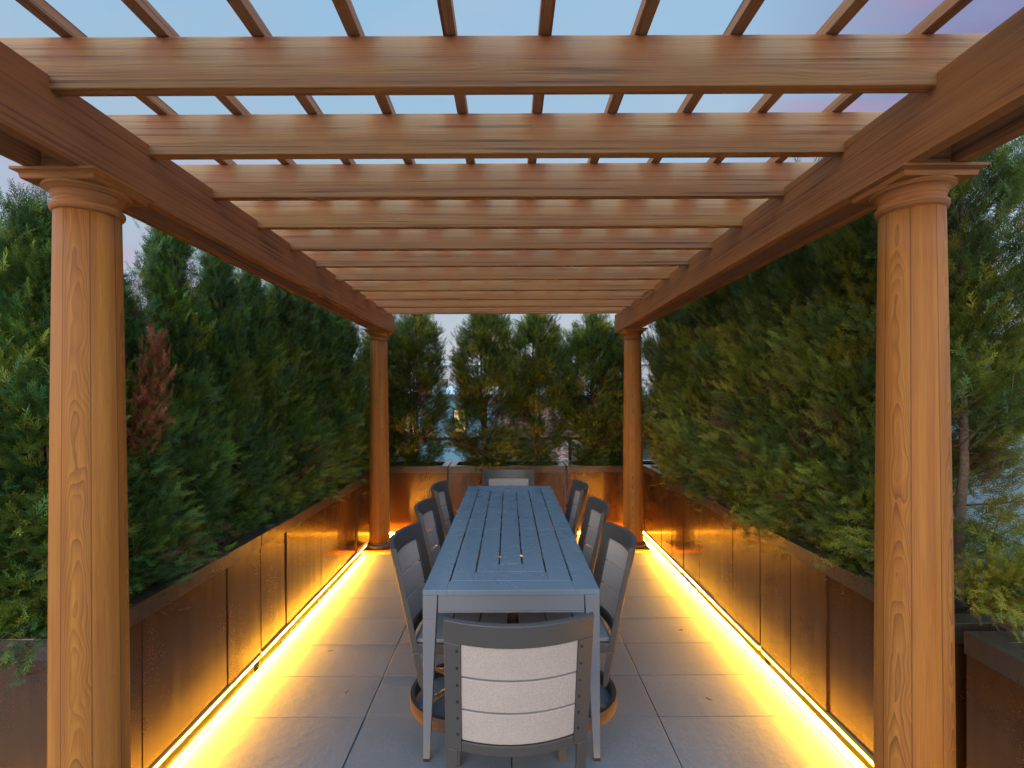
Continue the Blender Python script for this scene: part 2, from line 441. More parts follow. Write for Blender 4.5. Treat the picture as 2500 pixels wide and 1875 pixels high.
# ------------------------------------------------------------------ planters
def planter(label, L, loc, rz, ztop, ends=(), W=.47, led='led', panels=.305, zb=.042, seed=0, phase=0.0):
    rr = random.Random(seed)
    root = thing('planter', label, 'planter', loc, rz, 'bronze planters round the terrace')
    b = MB(); zt = ztop - .004
    # front panels (local -y faces the terrace), each its own folded sheet
    cuts = [0.0]; x = phase if phase > .08 else panels
    while x < L - .09: cuts.append(x); x += panels
    cuts.append(L)
    for a0, a1 in zip(cuts[:-1], cuts[1:]):
        y0 = rr.uniform(-.0045, .003); y1 = y0 + rr.uniform(-.0035, .0035); zz = rr.uniform(-.003, .003)
        P = []
        for z, yy in ((zb, zz), (zt, 0)):
            P += [(a0 + .0012, y0 + yy, z), (a1 - .0012, y1 + yy, z), (a1 - .0012, .02, z), (a0 + .0012, .02, z)]
        b.hexa(P)
    b.box(.004, L - .004, .0203, .03, zb, zt - .01)               # inner liner behind the seams
    b.box(0, .012, .0305, W, zb, zt); b.box(L - .012, L, .0305, W, zb, zt)
    b.box(.0125, L - .0125, W - .012, W - .0005, zb, zt); b.box(.0125, L - .0125, .0305, W - .0125, zb, zb + .01)
    b.build('body', M['copper'], root)
    lp = MB(); w = .072; pr = .0065
    O = [(-.004, -pr), (L + .004, -pr), (L + .004, W + pr), (-.004, W + pr)]; I = [(w, w), (L - w, w), (L - w, W - w), (w, W - w)]
    z0, z1 = ztop - .075, ztop
    base = len(lp.v)
    for z in (z0, z1):
        lp.v += [(x, y, z) for x, y in O]
    lp.v += [(x, y, z1 - .001) for x, y in I] + [(x, y, z1 - .03) for x, y in I]
    Oi = [(.014, .032), (L - .014, .032), (L - .014, W - .014), (.014, W - .014)]
    for i in range(4):
        j = (i + 1) % 4
        lp.face((i, j, 4 + j, 4 + i)); lp.face((4 + i, 4 + j, 8 + j, 8 + i)); lp.face((8 + i, 8 + j, 12 + j, 12 + i))
    lp.face((3, 2, 1, 0))
    lp.f.pop(); lp.uv.pop(); lp.mi.pop()
    lp.build('lip', M['lip'], root, bevel=.002)
    so = MB(); n, k = 24, 8
    for j in range(k + 1):
        for i in range(n + 1):
            so.v.append((.014 + (L - .028) * i / n, .035 + (W - .05) * j / k, ztop - .075 + rr.uniform(-.012, .012)))
    for j in range(k):
        for i in range(n):
            q = j * (n + 1) + i; so.face((q, q + 1, q + n + 2, q + n + 1))
    so.build('soil', M['soil'], root)
    rim = MB(); rim.box(.002, L - .002, -.012, .012, zb - .010, zb - .0005)
    if 'near' in ends: rim.box(-.012, .0018, -.012, W, zb - .010, zb - .0005)
    if 'far' in ends: rim.box(L - .0018, L + .012, -.012, W, zb - .010, zb - .0005)
    rim.build('bottom_rim', M['rim'], root, bevel=.0015)
    toe = MB(); far_ = led == 'led_far'; toe.box(.04, L - .005, .06 if far_ else .0345, W - .02, -.124, zb - .0105); toe.build('toe_board', M['toe_pale' if far_ else 'black'], root)
    ld = MB()
    def strip(p, q, inward):              # a small profile under the rim, its emitting face tilted down and outwards
        p, q, n = Vector(p), Vector(q), Vector(inward)
        sec = ((-.0105, zb - .0125), (.0005, zb - .0130), (.0005, zb - .0108), (-.0105, zb - .0108))
        b0 = len(ld.v)
        for e in (p, q):
            for o_, z in sec: w_ = e + n * o_; ld.v.append((w_.x, w_.y, z))
        for i in range(4):
            j = (i + 1) % 4
            ld.face((b0 + i, b0 + j, b0 + 4 + j, b0 + 4 + i), None, 1 if i == 0 else 0)
        ld.face((b0 + 3, b0 + 2, b0 + 1, b0)); ld.face((b0 + 4, b0 + 5, b0 + 6, b0 + 7))
    strip((.005, 0, 0), (L - .005, 0, 0), (0, 1, 0))
    if 'near' in ends: strip((0, W - .02, 0), (0, .035, 0), (1, 0, 0))
    ld.build('led_strip', [M['black'], M[led]], root)
    bf = MB(); bf.box(.003, L - .003, .0012, .0030, zb - .036, zb - .0106)
    if 'near' in ends: bf.box(.0012, .0028, .0032, W - .02, zb - .036, zb - .0106)
    bf.build('light_baffle', M['rim'], root)
    return root
XL, XR, YB = -1.516, 1.558, 5.59
planter('long bronze planter on the left, nearest, its end face showing left of the near column', 1.26, (XL, 1.70, 0), R(90), .757, ('near',), seed=1, phase=.305)
planter('long bronze planter on the left running from the middle seam back to the far column', 2.60, (XL, 2.975, 0), R(90), .757, seed=2, phase=.335)
planter('bronze planter at the lower right corner beside the near column, empty of trees', 1.40, (XR, 1.655, 0), R(-90), .791, ('near',), seed=3)
planter('dark red bronze planter directly behind the right near column', 1.285, (XR, 3.005, 0), R(-90), .791, seed=4, phase=.32)
planter('bronze planter in the middle of the right row showing wavy yellow reflections', 1.305, (XR, 4.33, 0), R(-90), .791, seed=5, phase=.34)
planter('bronze planter at the far end of the right row, next to the far column', 1.22, (XR, 5.57, 0), R(-90), .791, seed=6)
planter('glowing bronze planter across the far end, left of the table', 1.30, (-2.005, YB, 0), 0, .79, led='led_far', seed=7, panels=.65)
planter('glowing bronze planter across the far end, behind the head chair', 1.335, (-.685, YB, 0), 0, .79, led='led_far', seed=8, panels=.67)
planter('glowing bronze planter across the far end, right of the table', 1.30, (.675, YB, 0), 0, .79, led='led_far', seed=9, panels=.63)

# ------------------------------------------------------------------ table
TX0, TX1, TY0, TY1, TZ = -.378, .396, 2.125, 4.578, .75
table = thing('dining_table', 'long grey slatted metal dining table in the middle of the terrace', 'table', ((TX0 + TX1) / 2, (TY0 + TY1) / 2, 0))
tw, tl = (TX1 - TX0) / 2, (TY1 - TY0) / 2
tp = MB(); w = .103; gp = .008; x, y = tw, tl; z0, z1 = TZ - .022, TZ
secs = [-tl, -.235 - .02, .215 - .02, tl]
def yspan(mb, xa, xb, ya, yb):
    for s0, s1 in zip(secs[:-1], secs[1:]):
        a0, a1 = max(ya, s0 + (.0012 if s0 > -tl + .01 else 0)), min(yb, s1 - (.0012 if s1 < tl - .01 else 0))
        if a1 > a0: mb.box(xa, xb, a0, a1, z0, z1, 'y')
for k in range(3):
    yspan(tp, -x, -x + w, -y, y); yspan(tp, x - w, x, -y, y)
    tp.box(-x + w + .0004, x - w - .0004, -y, -y + w, z0, z1, 'x'); tp.box(-x + w + .0004, x - w - .0004, y - w, y, z0, z1, 'x')
    x -= w + gp; y -= w + gp
yspan(tp, -x, x, -y, y)
tp.build('tabletop', M['table'], table, bevel=.001)
for yy in (-.80, -.255, .195, .80):
    MB().box(-tw + .04, tw - .04, yy - .018, yy + .018, z0 - .022, z0 - .001).build('cross_rail', M['chair'], table)
ap = MB()
ap.box(-tw + .066, tw - .066, -tl + .006, -tl + .03, TZ - .094, TZ - .0235); ap.box(-tw + .066, tw - .066, -tl + .002, -tl + .034, TZ - .100, TZ - .0945)
ap.box(-tw + .066, tw - .066, tl - .03, tl - .006, TZ - .094, TZ - .0235)
ap.box(-tw + .006, -tw + .03, -tl + .066, tl - .066, TZ - .094, TZ - .0235); ap.box(tw - .03, tw - .006, -tl + .066, tl - .066, TZ - .094, TZ - .0235)
ap.build('apron', M['table_side'], table, bevel=.0015)
for sx in (-1, 1):
    for sy in (-1, 1):
        lg = MB(); x0, y0 = sx * tw, sy * tl
        P = []
        for z, ww in ((.012, .028), (.62, .058), ):
            P += [(x0, y0, z), (x0 - sx * ww, y0, z), (x0 - sx * ww, y0 - sy * ww, z), (x0, y0 - sy * ww, z)]
        if sx * sy < 0: P = [P[i] for i in (0, 3, 2, 1, 4, 7, 6, 5)]
        lg.hexa(P if sx * sy < 0 else [P[i] for i in (0, 3, 2, 1, 4, 7, 6, 5)] if False else P)
        xa, xb = sorted((x0, x0 - sx * .064)); ya, yb = sorted((y0, y0 - sy * .064))
        P2 = []
        for z, ww in ((.6201, .0585), (TZ - .0235, .064)):
            P2 += [(x0, y0, z), (x0 - sx * ww, y0, z), (x0 - sx * ww, y0 - sy * ww, z), (x0, y0 - sy * ww, z)]
        lg.hexa([P2[i] for i in (0, 3, 2, 1, 4, 7, 6, 5)] if sx * sy < 0 else P2)
        lo = lg.build('leg', M['table_side'], table, bevel=.002)
        ft = MB().box(min(x0, x0 - sx * .026), max(x0, x0 - sx * .026), min(y0, y0 - sy * .026), max(y0, y0 - sy * .026), 0, .0119)
        ft.build('foot', M['black'], lo)

# ------------------------------------------------------------------ chairs
HW = .252
def lean(z):  # back line y at height z
    if z > .42: return -.205 - (z - .42) * .215
    return -.205 + (.42 - z) * .20
def bow(s): return -.068 * (1 - (s / HW) ** 2)
def curved(mb, s0, s1, z0, z1, y_off, th, n=12, zprof=None):
    b = len(mb.v)
    for i in range(n + 1):
        s = s0 + (s1 - s0) * i / n
        for (z, o_) in ((z0, 0), (z1, 0), (z1, th), (z0, th)):
            mb.v.append((s, lean(z) + bow(s) + y_off + o_, z))
    for i in range(n):
        for k in range(4):
            k2 = (k + 1) % 4
            mb.face((b + i * 4 + k, b + i * 4 + 4 + k, b + i * 4 + 4 + k2, b + i * 4 + k2))
    mb.face((b, b + 1, b + 2, b + 3)); e = b + n * 4; mb.face((e + 3, e + 2, e + 1, e))
def stile(mb, s0, s1, zlist, y_off, th):
    b = len(mb.v)
    for z, a0, a1, t_ in zlist:
        c = bow((s0 + s1) / 2)
        mb.v += [(a0, lean(z) + bow(a0 if abs(a0) <= HW else HW) + y_off, z), (a1, lean(z) + bow(a1 if abs(a1) <= HW else HW) + y_off, z),
                 (a1, lean(z) + bow(a1 if abs(a1) <= HW else HW) + y_off + t_, z), (a0, lean(z) + bow(a0 if abs(a0) <= HW else HW) + y_off + t_, z)]
    for j in range(len(zlist) - 1):
        for i in range(4):
            i2 = (i + 1) % 4; mb.face((b + j * 4 + i, b + j * 4 + i2, b + j * 4 + 4 + i2, b + j * 4 + 4 + i))
    mb.face((b + 3, b + 2, b + 1, b)); m = b + (len(zlist) - 1) * 4; mb.face((m, m + 1, m + 2, m + 3))
def make_chair(swivel, label, group):
    root = thing('swivel_chair' if swivel else 'dining_chair', label, 'chair', (0, 0, 0), 0, group)
    SW = .056; zt = .865
    # back frame: two stiles, top rail and lower rail in one frame
    fr = MB()
    for sg in (-1, 1):
        a, b_ = sorted((sg * HW, sg * (HW - SW)))
        fr_list = [(.372, a, b_, .03), (.60, a, b_, .028), (.7849, a, b_, .026)]
        stile(fr, a, b_, fr_list, 0, .028)
    curved(fr, -HW, HW, .785, zt, 0, .026, 20)
    curved(fr, -HW + SW + .0005, HW - SW - .0005, .372, .413, 0.001, .026, 14)
    fr.build('back_frame', M['chair'], root, bevel=.003)
    zz = .4165; hh = (.783 - .4165 - .014) / 3
    for k in range(3):
        sl = MB(); curved(sl, -HW + SW + .001, HW - SW - .001, zz, zz + hh, .006, .013, 14)
        sl.build('back_slat', M['slat'], root, bevel=.0025)
        zz += hh + .007
    for sg in (-1, 1):
        for k in range(0 if swivel else 6):
            sc = MB()
            z = .44 + k * .064; s = sg * (HW - SW + .012)
            y = lean(z) + bow(s)
            sc.tube([(s, y - .0022, z), (s, y + .004, z)], [.0048, .0048], 10)
            sc.tube([(s + .001, y - .0035, z), (s + .001, y - .0021, z)], [.0022, .0022], 8)
            sc.build('screw', M['screw'], root)
    # seat frame and seat boards
    sf = MB()
    sf.box(-.235, .235, .205, .235, .365, .412); sf.box(-.25, -.222, -.20, .2045, .365, .412); sf.box(.222, .25, -.20, .2045, .365, .412)
    sf.box(-.2215, .2215, -.20, -.175, .365, .412)
    sf.build('seat_frame', M['chair'], root, bevel=.003)
    st = MB(); y = -.185
    for k in range(3):
        st.box(-.235, .235, y, y + .138, .4125, .432); y += .144
    st.build('seat', M['seat'], root, bevel=.005)
    if swivel:
        for sg in (-1, 1):
            lg = MB(); a, b_ = sorted((sg * HW, sg * (HW - .05)))
            stile(lg, a, b_, [(.20, a + .004, b_ - .004, .018), (.28, a, b_, .026), (.3718, a, b_, .03)], 0, .028)
            lg.build('stile_foot', M['chair'], root, bevel=.003)
        rg = MB(); n = 64; ro, ri, h = .268, .244, .062
        for (r, z) in ((ro, 0), (ro, h), (ri, h), (ri, 0)):
            for i in range(n): rg.v.append((r * math.cos(2 * math.pi * i / n), r * math.sin(2 * math.pi * i / n), z))
        for j in range(4):
            for i in range(n):
                i2 = (i + 1) % n; j2 = (j + 1) % 4
                rg.face((j * n + i, j * n + i2, j2 * n + i2, j2 * n + i))
        rg.build('base_ring', M['ring'], root, bevel=.002)
        hb = MB(); hb.lathe([(.05, .045), (.055, .06), (.04, .10), (.032, .12), (.032, .34), (.09, .35), (.1, .364)], 32)
        for k in range(4):
            a = math.pi / 4 + k * math.pi / 2; c, s = math.cos(a), math.sin(a)
            hb.tube([(.25 * c, .25 * s, .05), (.17 * c, .17 * s, .075), (.03 * c, .03 * s, .085)], [.014, .016, .016], 8)
        hb.build('pedestal', M['chair'], root, smooth=False)
    else:
        for sg in (-1, 1):
            lg = MB(); a, b_ = sorted((sg * HW, sg * (HW - .042)))
            stile(lg, a, b_, [(0, a + .003, b_ - .006, .026), (.3718, a, b_, .03)], 0, .03); lg.build('leg', M['chair'], root, bevel=.003)
            a, b_ = sorted((sg * .25, sg * .215))
            MB().box(a, b_, .198, .236, 0, .3645).build('leg', M['chair'], root, bevel=.003)
    return root
GS, GE = 'swivel chairs along the table sides', 'chairs at the two table heads'
ch = make_chair(True, 'nearest grey swivel chair on the left side of the table', GS)
spots = [(-.250, 2.565, -93, None), (-.262, 3.285, -91, 'grey swivel chair in the middle of the left side, between two others'),
         (-.268, 3.985, -90, 'farthest swivel chair on the left side, by the far end of the table'),
         (.292, 2.570, 92, 'nearest grey swivel chair on the right side of the table'),
         (.303, 3.290, 90, 'grey swivel chair in the middle of the right side, between two others'),
         (.285, 4.010, 89, 'farthest swivel chair on the right side, by the far end of the table')]
for i, (x, y, a, lab) in enumerate(spots):
    o = ch if i == 0 else copy_tree(ch)
    o.location = (x, y, 0); o.rotation_euler = (0, 0, R(a))
    if lab: o['label'] = lab
ce = make_chair(False, 'dining chair in front, its screwed back with three beige slats facing us', GE)
ce.location = (.014, 1.912, 0); ce.rotation_euler = (0, 0, R(4))
cf = copy_tree(ce); cf.location = (.0, 4.49, 0); cf.rotation_euler = (0, 0, R(180)); cf['label'] = 'dining chair at the far head of the table, only its top showing'

# ------------------------------------------------------------------ arborvitae
def spray_templates(n, rng):
    out = []
    for _ in range(n):
        Q = []
        def leaf(p, d, L, w):
            d = np.array(d); s = np.array((-d[1], d[0], 0)); p = np.array(p)
            zc = rng.normal(0, .03)
            Q.append([p, p + d * L * .45 + s * w, p + d * L + (0, 0, zc), p + d * L * .45 - s * w])
        leaf((0, 0, 0), (1, 0, 0), 1.0, .020)
        m = 7
        for k in range(m):
            t = .12 + .78 * k / (m - 1)
            for sg in (-1, 1):
                a = sg * R(rng.uniform(22, 40)); L = (.42 - .24 * t) * rng.uniform(.75, 1.15)
                dz = rng.normal(0, .08)
                d = (math.cos(a), math.sin(a), dz)
                leaf((t + rng.uniform(-.03, .03), 0, 0), d, L, .017)
                if t < .6:
                    q = np.array((t, 0, 0)) + np.array(d) * L * .5; a2 = a + sg * R(38)
                    leaf(q, (math.cos(a2), math.sin(a2), dz), L * .5, .014)
        out.append(np.array(Q))
    return out
PAL = {'green': [(.062, .14, .028), (.095, .18, .026), (.045, .115, .038), (.15, .19, .022)],
       'olive': [(.125, .155, .016), (.175, .195, .018), (.09, .14, .024), (.215, .195, .02), (.075, .125, .032)]}
def crown_mesh(name, seed, hgt, rmax, kind, nclump, nsp, pal, brown=0.06):
    rng = np.random.default_rng(seed)
    T = spray_templates(5, rng)
    allq = []; allc = []
    lobes = [(rng.uniform(0, 6.28), rng.uniform(.06, .22), rng.uniform(1.5, 3.5)) for _ in range(3)]
    ends = []
    for c in range(nclump):
        t = rng.uniform(.0, 1) ** (1.05)
        if kind == 'cone': rad = rmax * min(1, .52 + t * 2.2) * (1 - .97 * t ** 1.12)
        elif kind == 'column': rad = rmax * min(1, .40 + t * 2.2) * (max(0, 1 - t ** 4.5)) ** .55
        else: rad = rmax * min(1, .46 + t * 2.0) * (max(0, 1 - t ** 2.6)) ** .62
        ang = rng.uniform(0, 2 * math.pi)
        for la, lw, lf in lobes: rad *= 1 + lw * math.sin(lf * 2 * math.pi * t + la + ang)
        if kind == 'sparse' and t < .42 and rng.random() < .78: continue
        if kind == 'column' and t < .40 and rng.random() < .36: continue
        rr = rad * rng.uniform(.30, 1.0) ** .42
        pc = np.array((math.cos(ang) * rr, math.sin(ang) * rr, t * hgt))
        out = np.array((math.cos(ang), math.sin(ang), 0))
        up = .35 + 1.1 * t if t > .12 else .12
        d0 = out * .9 + np.array((0, 0, up)); d0 /= np.linalg.norm(d0)
        ends.append((pc, out, t))
        col = np.array(pal[rng.integers(len(pal))]) * rng.uniform(.6, 1.45)
        isb = rng.random() < brown * (1.6 if t < .4 else .5)
        if isb: col = np.array((.13, .062, .028)) * rng.uniform(.7, 1.2)
        k = int(nsp * rng.uniform(.6, 1.4) * (.6 if t > .9 else 1))
        cl = .052 * (1 - .3 * t)
        for _ in range(k):
            d = d0 + rng.normal(0, .30, 3); d /= np.linalg.norm(d)
            p = pc + rng.normal(0, cl, 3) + d0 * rng.normal(0, .045) - d * .04
            nrm = np.cross(d, rng.normal(0, 1, 3)); nrm /= np.linalg.norm(nrm)
            b2 = np.cross(nrm, d)
            L = rng.uniform(.055, .105)
            tq = T[rng.integers(5)]
            bend = tq.copy(); bend[..., 2] -= .22 * bend[..., 0] ** 2 * rng.uniform(-.6, 1)
            q = p + L * (bend[..., 0:1] * d + bend[..., 1:2] * b2 + bend[..., 2:3] * nrm)
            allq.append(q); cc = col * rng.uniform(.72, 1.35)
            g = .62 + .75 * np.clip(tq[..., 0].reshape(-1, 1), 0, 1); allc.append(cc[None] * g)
    V = np.concatenate([q.reshape(-1, 3) for q in allq]); Cc = np.concatenate(allc)
    nf = len(V) // 4
    me = bpy.data.meshes.new(name); me.vertices.add(len(V)); me.vertices.foreach_set('co', V.ravel().astype(np.float32))
    me.loops.add(nf * 4); me.loops.foreach_set('vertex_index', np.arange(nf * 4, dtype=np.int32))
    me.polygons.add(nf); me.polygons.foreach_set('loop_start', np.arange(nf, dtype=np.int32) * 4)
    me.polygons.foreach_set('loop_total', np.full(nf, 4, np.int32))
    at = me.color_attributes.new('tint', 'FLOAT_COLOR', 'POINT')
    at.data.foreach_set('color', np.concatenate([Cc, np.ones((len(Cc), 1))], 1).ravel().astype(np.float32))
    me.materials.append(M['leaf']); me.update(); me.validate()
    return me, ends
def trunk_mesh(seed, hgt, rmax, ends, kind):
    rr = random.Random(seed); mb = MB()
    n = 2 if kind != 'cone' else 1
    stems = []
    for k in range(n if kind == 'cone' else rr.choice((2, 3))):
        a = rr.uniform(0, 6.28); pts = []; rad = []
        for i in range(9):
            t = i / 8; sp = .06 * min(1, t * 3) + .03 * t
            pts.append((math.cos(a) * sp + rr.uniform(-.008, .008), math.sin(a) * sp + rr.uniform(-.008, .008), -.10 + t * hgt * .93))
            rad.append(.020 * (1 - .85 * t) + .002)
        mb.tube(pts, rad, 7); stems.append(pts)
    tw = MB()
    for (pc, out, t) in ends:
        if rr.random() > (.75 if t < .5 else .5): continue
        st = rr.choice(stems); z0 = max(.0, pc[2] - rr.uniform(.12, .3))
        k = min(8, max(0, int((z0 + .10) / (hgt * .93) * 8))); p0 = Vector(st[k]); p0.z = max(z0, p0.z - .05) if k else z0
        p1 = Vector(pc); mid = (p0 + p1) / 2 + Vector((rr.uniform(-.03, .03), rr.uniform(-.03, .03), rr.uniform(-.06, .0)))
        mb.tube([p0, mid, p1], [.0055, .0038, .0018], 4, 0)
        if t < .45:
            for _ in range(3 if kind != 'cone' else 2):
                d = Vector((out[0] + rr.gauss(0, .6), out[1] + rr.gauss(0, .6), rr.gauss(.1, .5))).normalized()
                q0 = mid.lerp(p1, rr.random()); q1 = q0 + d * rr.uniform(.06, .12); q2 = q1 + (d + Vector((rr.gauss(0, .5), rr.gauss(0, .5), rr.gauss(0, .5)))).normalized() * rr.uniform(.04, .1)
                mb.tube([q0, q1, q2], [.0026, .0018, .0010], 3, 1)
    return mb, tw
protos = {}
def proto(key, seed, hgt, rmax, kind, nclump, nsp, pal, brown):
    me, ends = crown_mesh('crown', seed, hgt, rmax, kind, nclump, nsp, PAL[pal], brown)
    mb, tw = trunk_mesh(seed, hgt, rmax, ends, kind)
    protos[key] = (me, mb.mesh('trunk', [M['bark'], M['twig']], True))
for s in range(4): proto(('L', s), 100 + s, 1.74, .30, 'cone', 260, 62, 'green', .03)
for s in range(4): proto(('R', s), 200 + s, 2.05, .38, 'loose', 270, 60, 'olive', .05)
for s in range(4): proto(('F', s), 300 + s, 1.86, .34, 'column', 280, 62, 'olive', .05)
proto(('S', 0), 400, 1.95, .37, 'sparse', 280, 50, 'olive', .06)
protos_used = {}
def tree(key, x, y, z, rz, sx, sz, label, group):
    root = thing('arborvitae', label, 'tree', (x, y, z), 0, group)
    for nm, me in zip(('crown', 'trunk'), protos[key]):
        o = bpy.data.objects.new(nm, me); C.objects.link(o); o.parent = root
        o.rotation_euler = (0, 0, rz); o.scale = (sx, sx, sz)
    return root
GL, GR, GF = 'arborvitae in the left planters', 'arborvitae in the right planters', 'arborvitae in the far planters'
LT = [(-2.20, 1.98, 1.00, .86, 'arborvitae at the left edge of the photo, left of the near column, outer one'),
      (-1.85, 1.90, 1.0, .93, 'dark arborvitae just left of the near column, tip rising beside the capital'),
      (-1.79, 2.20, .95, .80, 'arborvitae right of the left near column, with a dead rust-brown branch'),
      (-1.80, 2.60, .86, 1.03, 'pointed arborvitae in the left row, tallest against the sky right of the near column'),
      (-1.79, 3.00, .84, 1.02, 'pointed arborvitae in the left row, second tip right of the near column'),
      (-1.81, 3.40, .92, 1.0, 'arborvitae in the left row above the seam between the two planters'),
      (-1.79, 3.78, 1.0, 1.00, 'arborvitae in the left row, middle of the long planter, fifth counted from the far column'),
      (-1.80, 4.16, 1.02, 1.03, 'arborvitae in the left row, fourth counted from the far column'),
      (-1.78, 4.54, 1.0, 1.0, 'arborvitae in the left row, third counted from the far column'),
      (-1.79, 4.92, 1.0, 1.02, 'yellowish lit arborvitae in the left row, second counted from the far column'),
      (-1.79, 5.30, 1.0, 1.0, 'yellowish lit arborvitae in the left row right beside the far column')]
rr = random.Random(5)
for i, (x, y, sx, sz, lab) in enumerate(LT):
    t_ = tree(('L', i % 4), x, y, .70, rr.uniform(0, 6.28), sx, sz, lab, GL)
    if i == 2: brown_root = t_
RT = [('S', 1.86, 2.02, 1.05, 1.03, 'sparse arborvitae right of the right near column with bare twigs against the blue wall'),
      ('R', 1.84, 2.38, .96, 1.0, 'arborvitae hidden mostly behind the right near column'),
      ('R', 1.80, 2.74, 1.0, 1.04, 'loose olive arborvitae just left of the right near column'),
      ('R', 1.80, 3.14, 1.02, 1.05, 'loose olive arborvitae in the right row, second left of the near column'),
      ('R', 1.82, 3.55, 1.0, 1.02, 'arborvitae in the middle of the right row over the middle planter'),
      ('R', 1.80, 3.95, 1.0, 1.04, 'arborvitae in the right row, fourth counted from the far column'),
      ('R', 1.81, 4.36, 1.0, 1.02, 'arborvitae in the right row, third counted from the far column'),
      ('R', 1.80, 4.76, 1.0, 1.04, 'arborvitae in the right row, second counted from the far column'),
      ('R', 1.80, 5.20, .96, 1.0, 'dense arborvitae in the right row right beside the far column')]
for i, (k, x, y, sx, sz, lab) in enumerate(RT):
    t_ = tree((k, 0 if k == 'S' else i % 4), x, y, .72, rr.uniform(0, 6.28), sx, sz, lab, GR)
    if i == 0: sparse_root = t_
FT = [(-1.52, 5.86, .8, .98, 'narrow arborvitae in the far row hidden behind the left far column'),
      (-1.10, 5.84, 1.0, 1.0, 'far arborvitae between the left far column and the head chair, bushy stems below'),
      (-.27, 5.84, 1.1, 1.035, 'widest far arborvitae, directly behind the head chair'),
      (.36, 5.86, 1.0, 1.02, 'far arborvitae right of the head chair, touching its wide neighbour'),
      (.98, 5.84, 1.0, 1.0, 'far arborvitae left of the right far column, standing alone against the sky'),
      (1.36, 5.90, .75, .93, 'narrow dark arborvitae in the far row touching the right far column')]
for i, (x, y, sx, sz, lab) in enumerate(FT):
    tree(('F', i % 4), x, y, .70, rr.uniform(0, 6.28), sx, sz, lab, GF)
# dead branch on the third left tree
me, _ = crown_mesh('dead_branch', 55, .50, .085, 'cone', 34, 16, [(.30, .085, .032), (.36, .11, .045), (.22, .06, .025)], 0)
db = bpy.data.objects.new('dead_branch', me); C.objects.link(db); db.parent = brown_root
db.scale = (.55, .55, .95); db.location = (.19, -.085, .66); db.rotation_euler = (R(-6), R(4), 0); db['label'] = 'dead rust-brown branch'
# low yellow-green branch reaching over the empty planter at the lower right
me, _ = crown_mesh('low_branch', 77, .30, .10, 'loose', 34, 26, [(.24, .22, .018), (.19, .21, .02), (.30, .24, .025)], .06)
lb = bpy.data.objects.new('low_branch', me); C.objects.link(lb); lb.parent = sparse_root
lb.location = (-.17, -.28, .20); lb.scale = (.72, .72, .72); lb.rotation_euler = (R(80), R(-12), 0); lb['label'] = 'low yellow-green branch hanging over the empty planter'
# ------------------------------------------------------------------ dry sprigs on the pavers
sp = MB(); r5 = random.Random(3)
sp.tube([(-.022, 0, .003), (0, .004, .004), (.022, 0, .003)], [.0013, .0012, .0008], 5)
for k in range(7):
    x = -.018 + k * .006; sg = 1 if k % 2 else -1
    sp.tube([(x, .002, .0035), (x + .006, sg * .007, .004), (x + .011, sg * .012, .003)], [.001, .0016, .0006], 4)
me_s = sp.mesh('fallen_sprig', paint('dry_sprig', (.13, .075, .03), .9, .3))
for (x, y) in ((-.88, 2.62), (-1.12, 3.05), (1.05, 2.55), (1.17, 3.3)):
    o = bpy.data.objects.new('fallen_sprig', me_s); C.objects.link(o); o.location = (x, y, .001); o.rotation_euler = (0, 0, r5.uniform(0, 6)); o.scale = (.75, .75, 1)
    tag(o, 'tiny dry brown arborvitae sprig fallen on the pavers', 'sprig', 'dry sprigs fallen on the floor')
# ------------------------------------------------------------------ railing and buildings behind
rl = thing('railing', 'black metal railing behind the far trees', 'railing', (0, 6.55, 0))
r_ = MB(); r_.box(-3, 3.4, -.02, .02, 1.0, 1.04); r_.box(-3, 3.4, -.015, .015, .10, .13); r_.build('rail', M['iron'], rl)
for k in range(6):
    x = -2.95 + k * 1.26
    MB().box(x - .02, x + .02, -.022, .022, -.124, .9995).build('post', M['iron'], rl)
def uvbox(mb, x0, x1, y0, y1, z0, z1):
    b = len(mb.f); mb.box(x0, x1, y0, y1, z0, z1)
    for k in range(b, len(mb.f)):
        ps = [mb.v[i] for i in mb.f[k]]
        fx = len({round(p[0], 5) for p in ps}) == 1
        mb.uv[k] = [((p[1] if fx else p[0]), p[2]) for p in ps]
def facade(root, x0, x1, z0, z1, dep, mat, wins, lit=(), frame='trim', ww=.9, wh=1.5, name='wall'):
    """front wall at local y=0, windows set into openings built from strips"""
    mb = MB(); zs = sorted({w[1] for w in wins}); 
    rows = {}
    for w in wins: rows.setdefault(w[1], []).append(w[0])
    z = z0
    for zr in sorted(rows):
        uvbox(mb, x0, x1, 0, .3, z, zr); x = x0
        for wx in sorted(rows[zr]):
            uvbox(mb, x, wx, 0, .3, zr, zr + wh); x = wx + ww
        uvbox(mb, x, x1, 0, .3, zr, zr + wh); z = zr + wh
    uvbox(mb, x0, x1, 0, .3, z, z1)
    uvbox(mb, x0, x1, .3, dep, z0, z1 - .35)
    mb.build(name, M[mat], root)
    for i, (wx, wz) in enumerate(wins):
        fr = MB(); t = .06
        fr.box(wx, wx + t, .06, .14, wz, wz + wh); fr.box(wx + ww - t, wx + ww, .06, .14, wz, wz + wh)
        fr.box(wx + t, wx + ww - t, .06, .14, wz, wz + t); fr.box(wx + t, wx + ww - t, .06, .14, wz + wh - t, wz + wh)
        fr.box(wx + t, wx + ww - t, .07, .13, wz + wh * .5 - .03, wz + wh * .5 + .03)
        f = fr.build('window', M[frame], root)
        MB().box(wx + t, wx + ww - t, .15, .18, wz + t, wz + wh - t).build('pane', M['window_lit' if i in lit else 'glass'], f)
        MB().box(wx - .08, wx + ww + .08, -.08, .06, wz - .1, wz - .002).build('sill', M[frame], f)
bb = thing('brick_building', 'red brick building behind the far trees with dark cornice and chimney', 'building', (0, 20, -10))
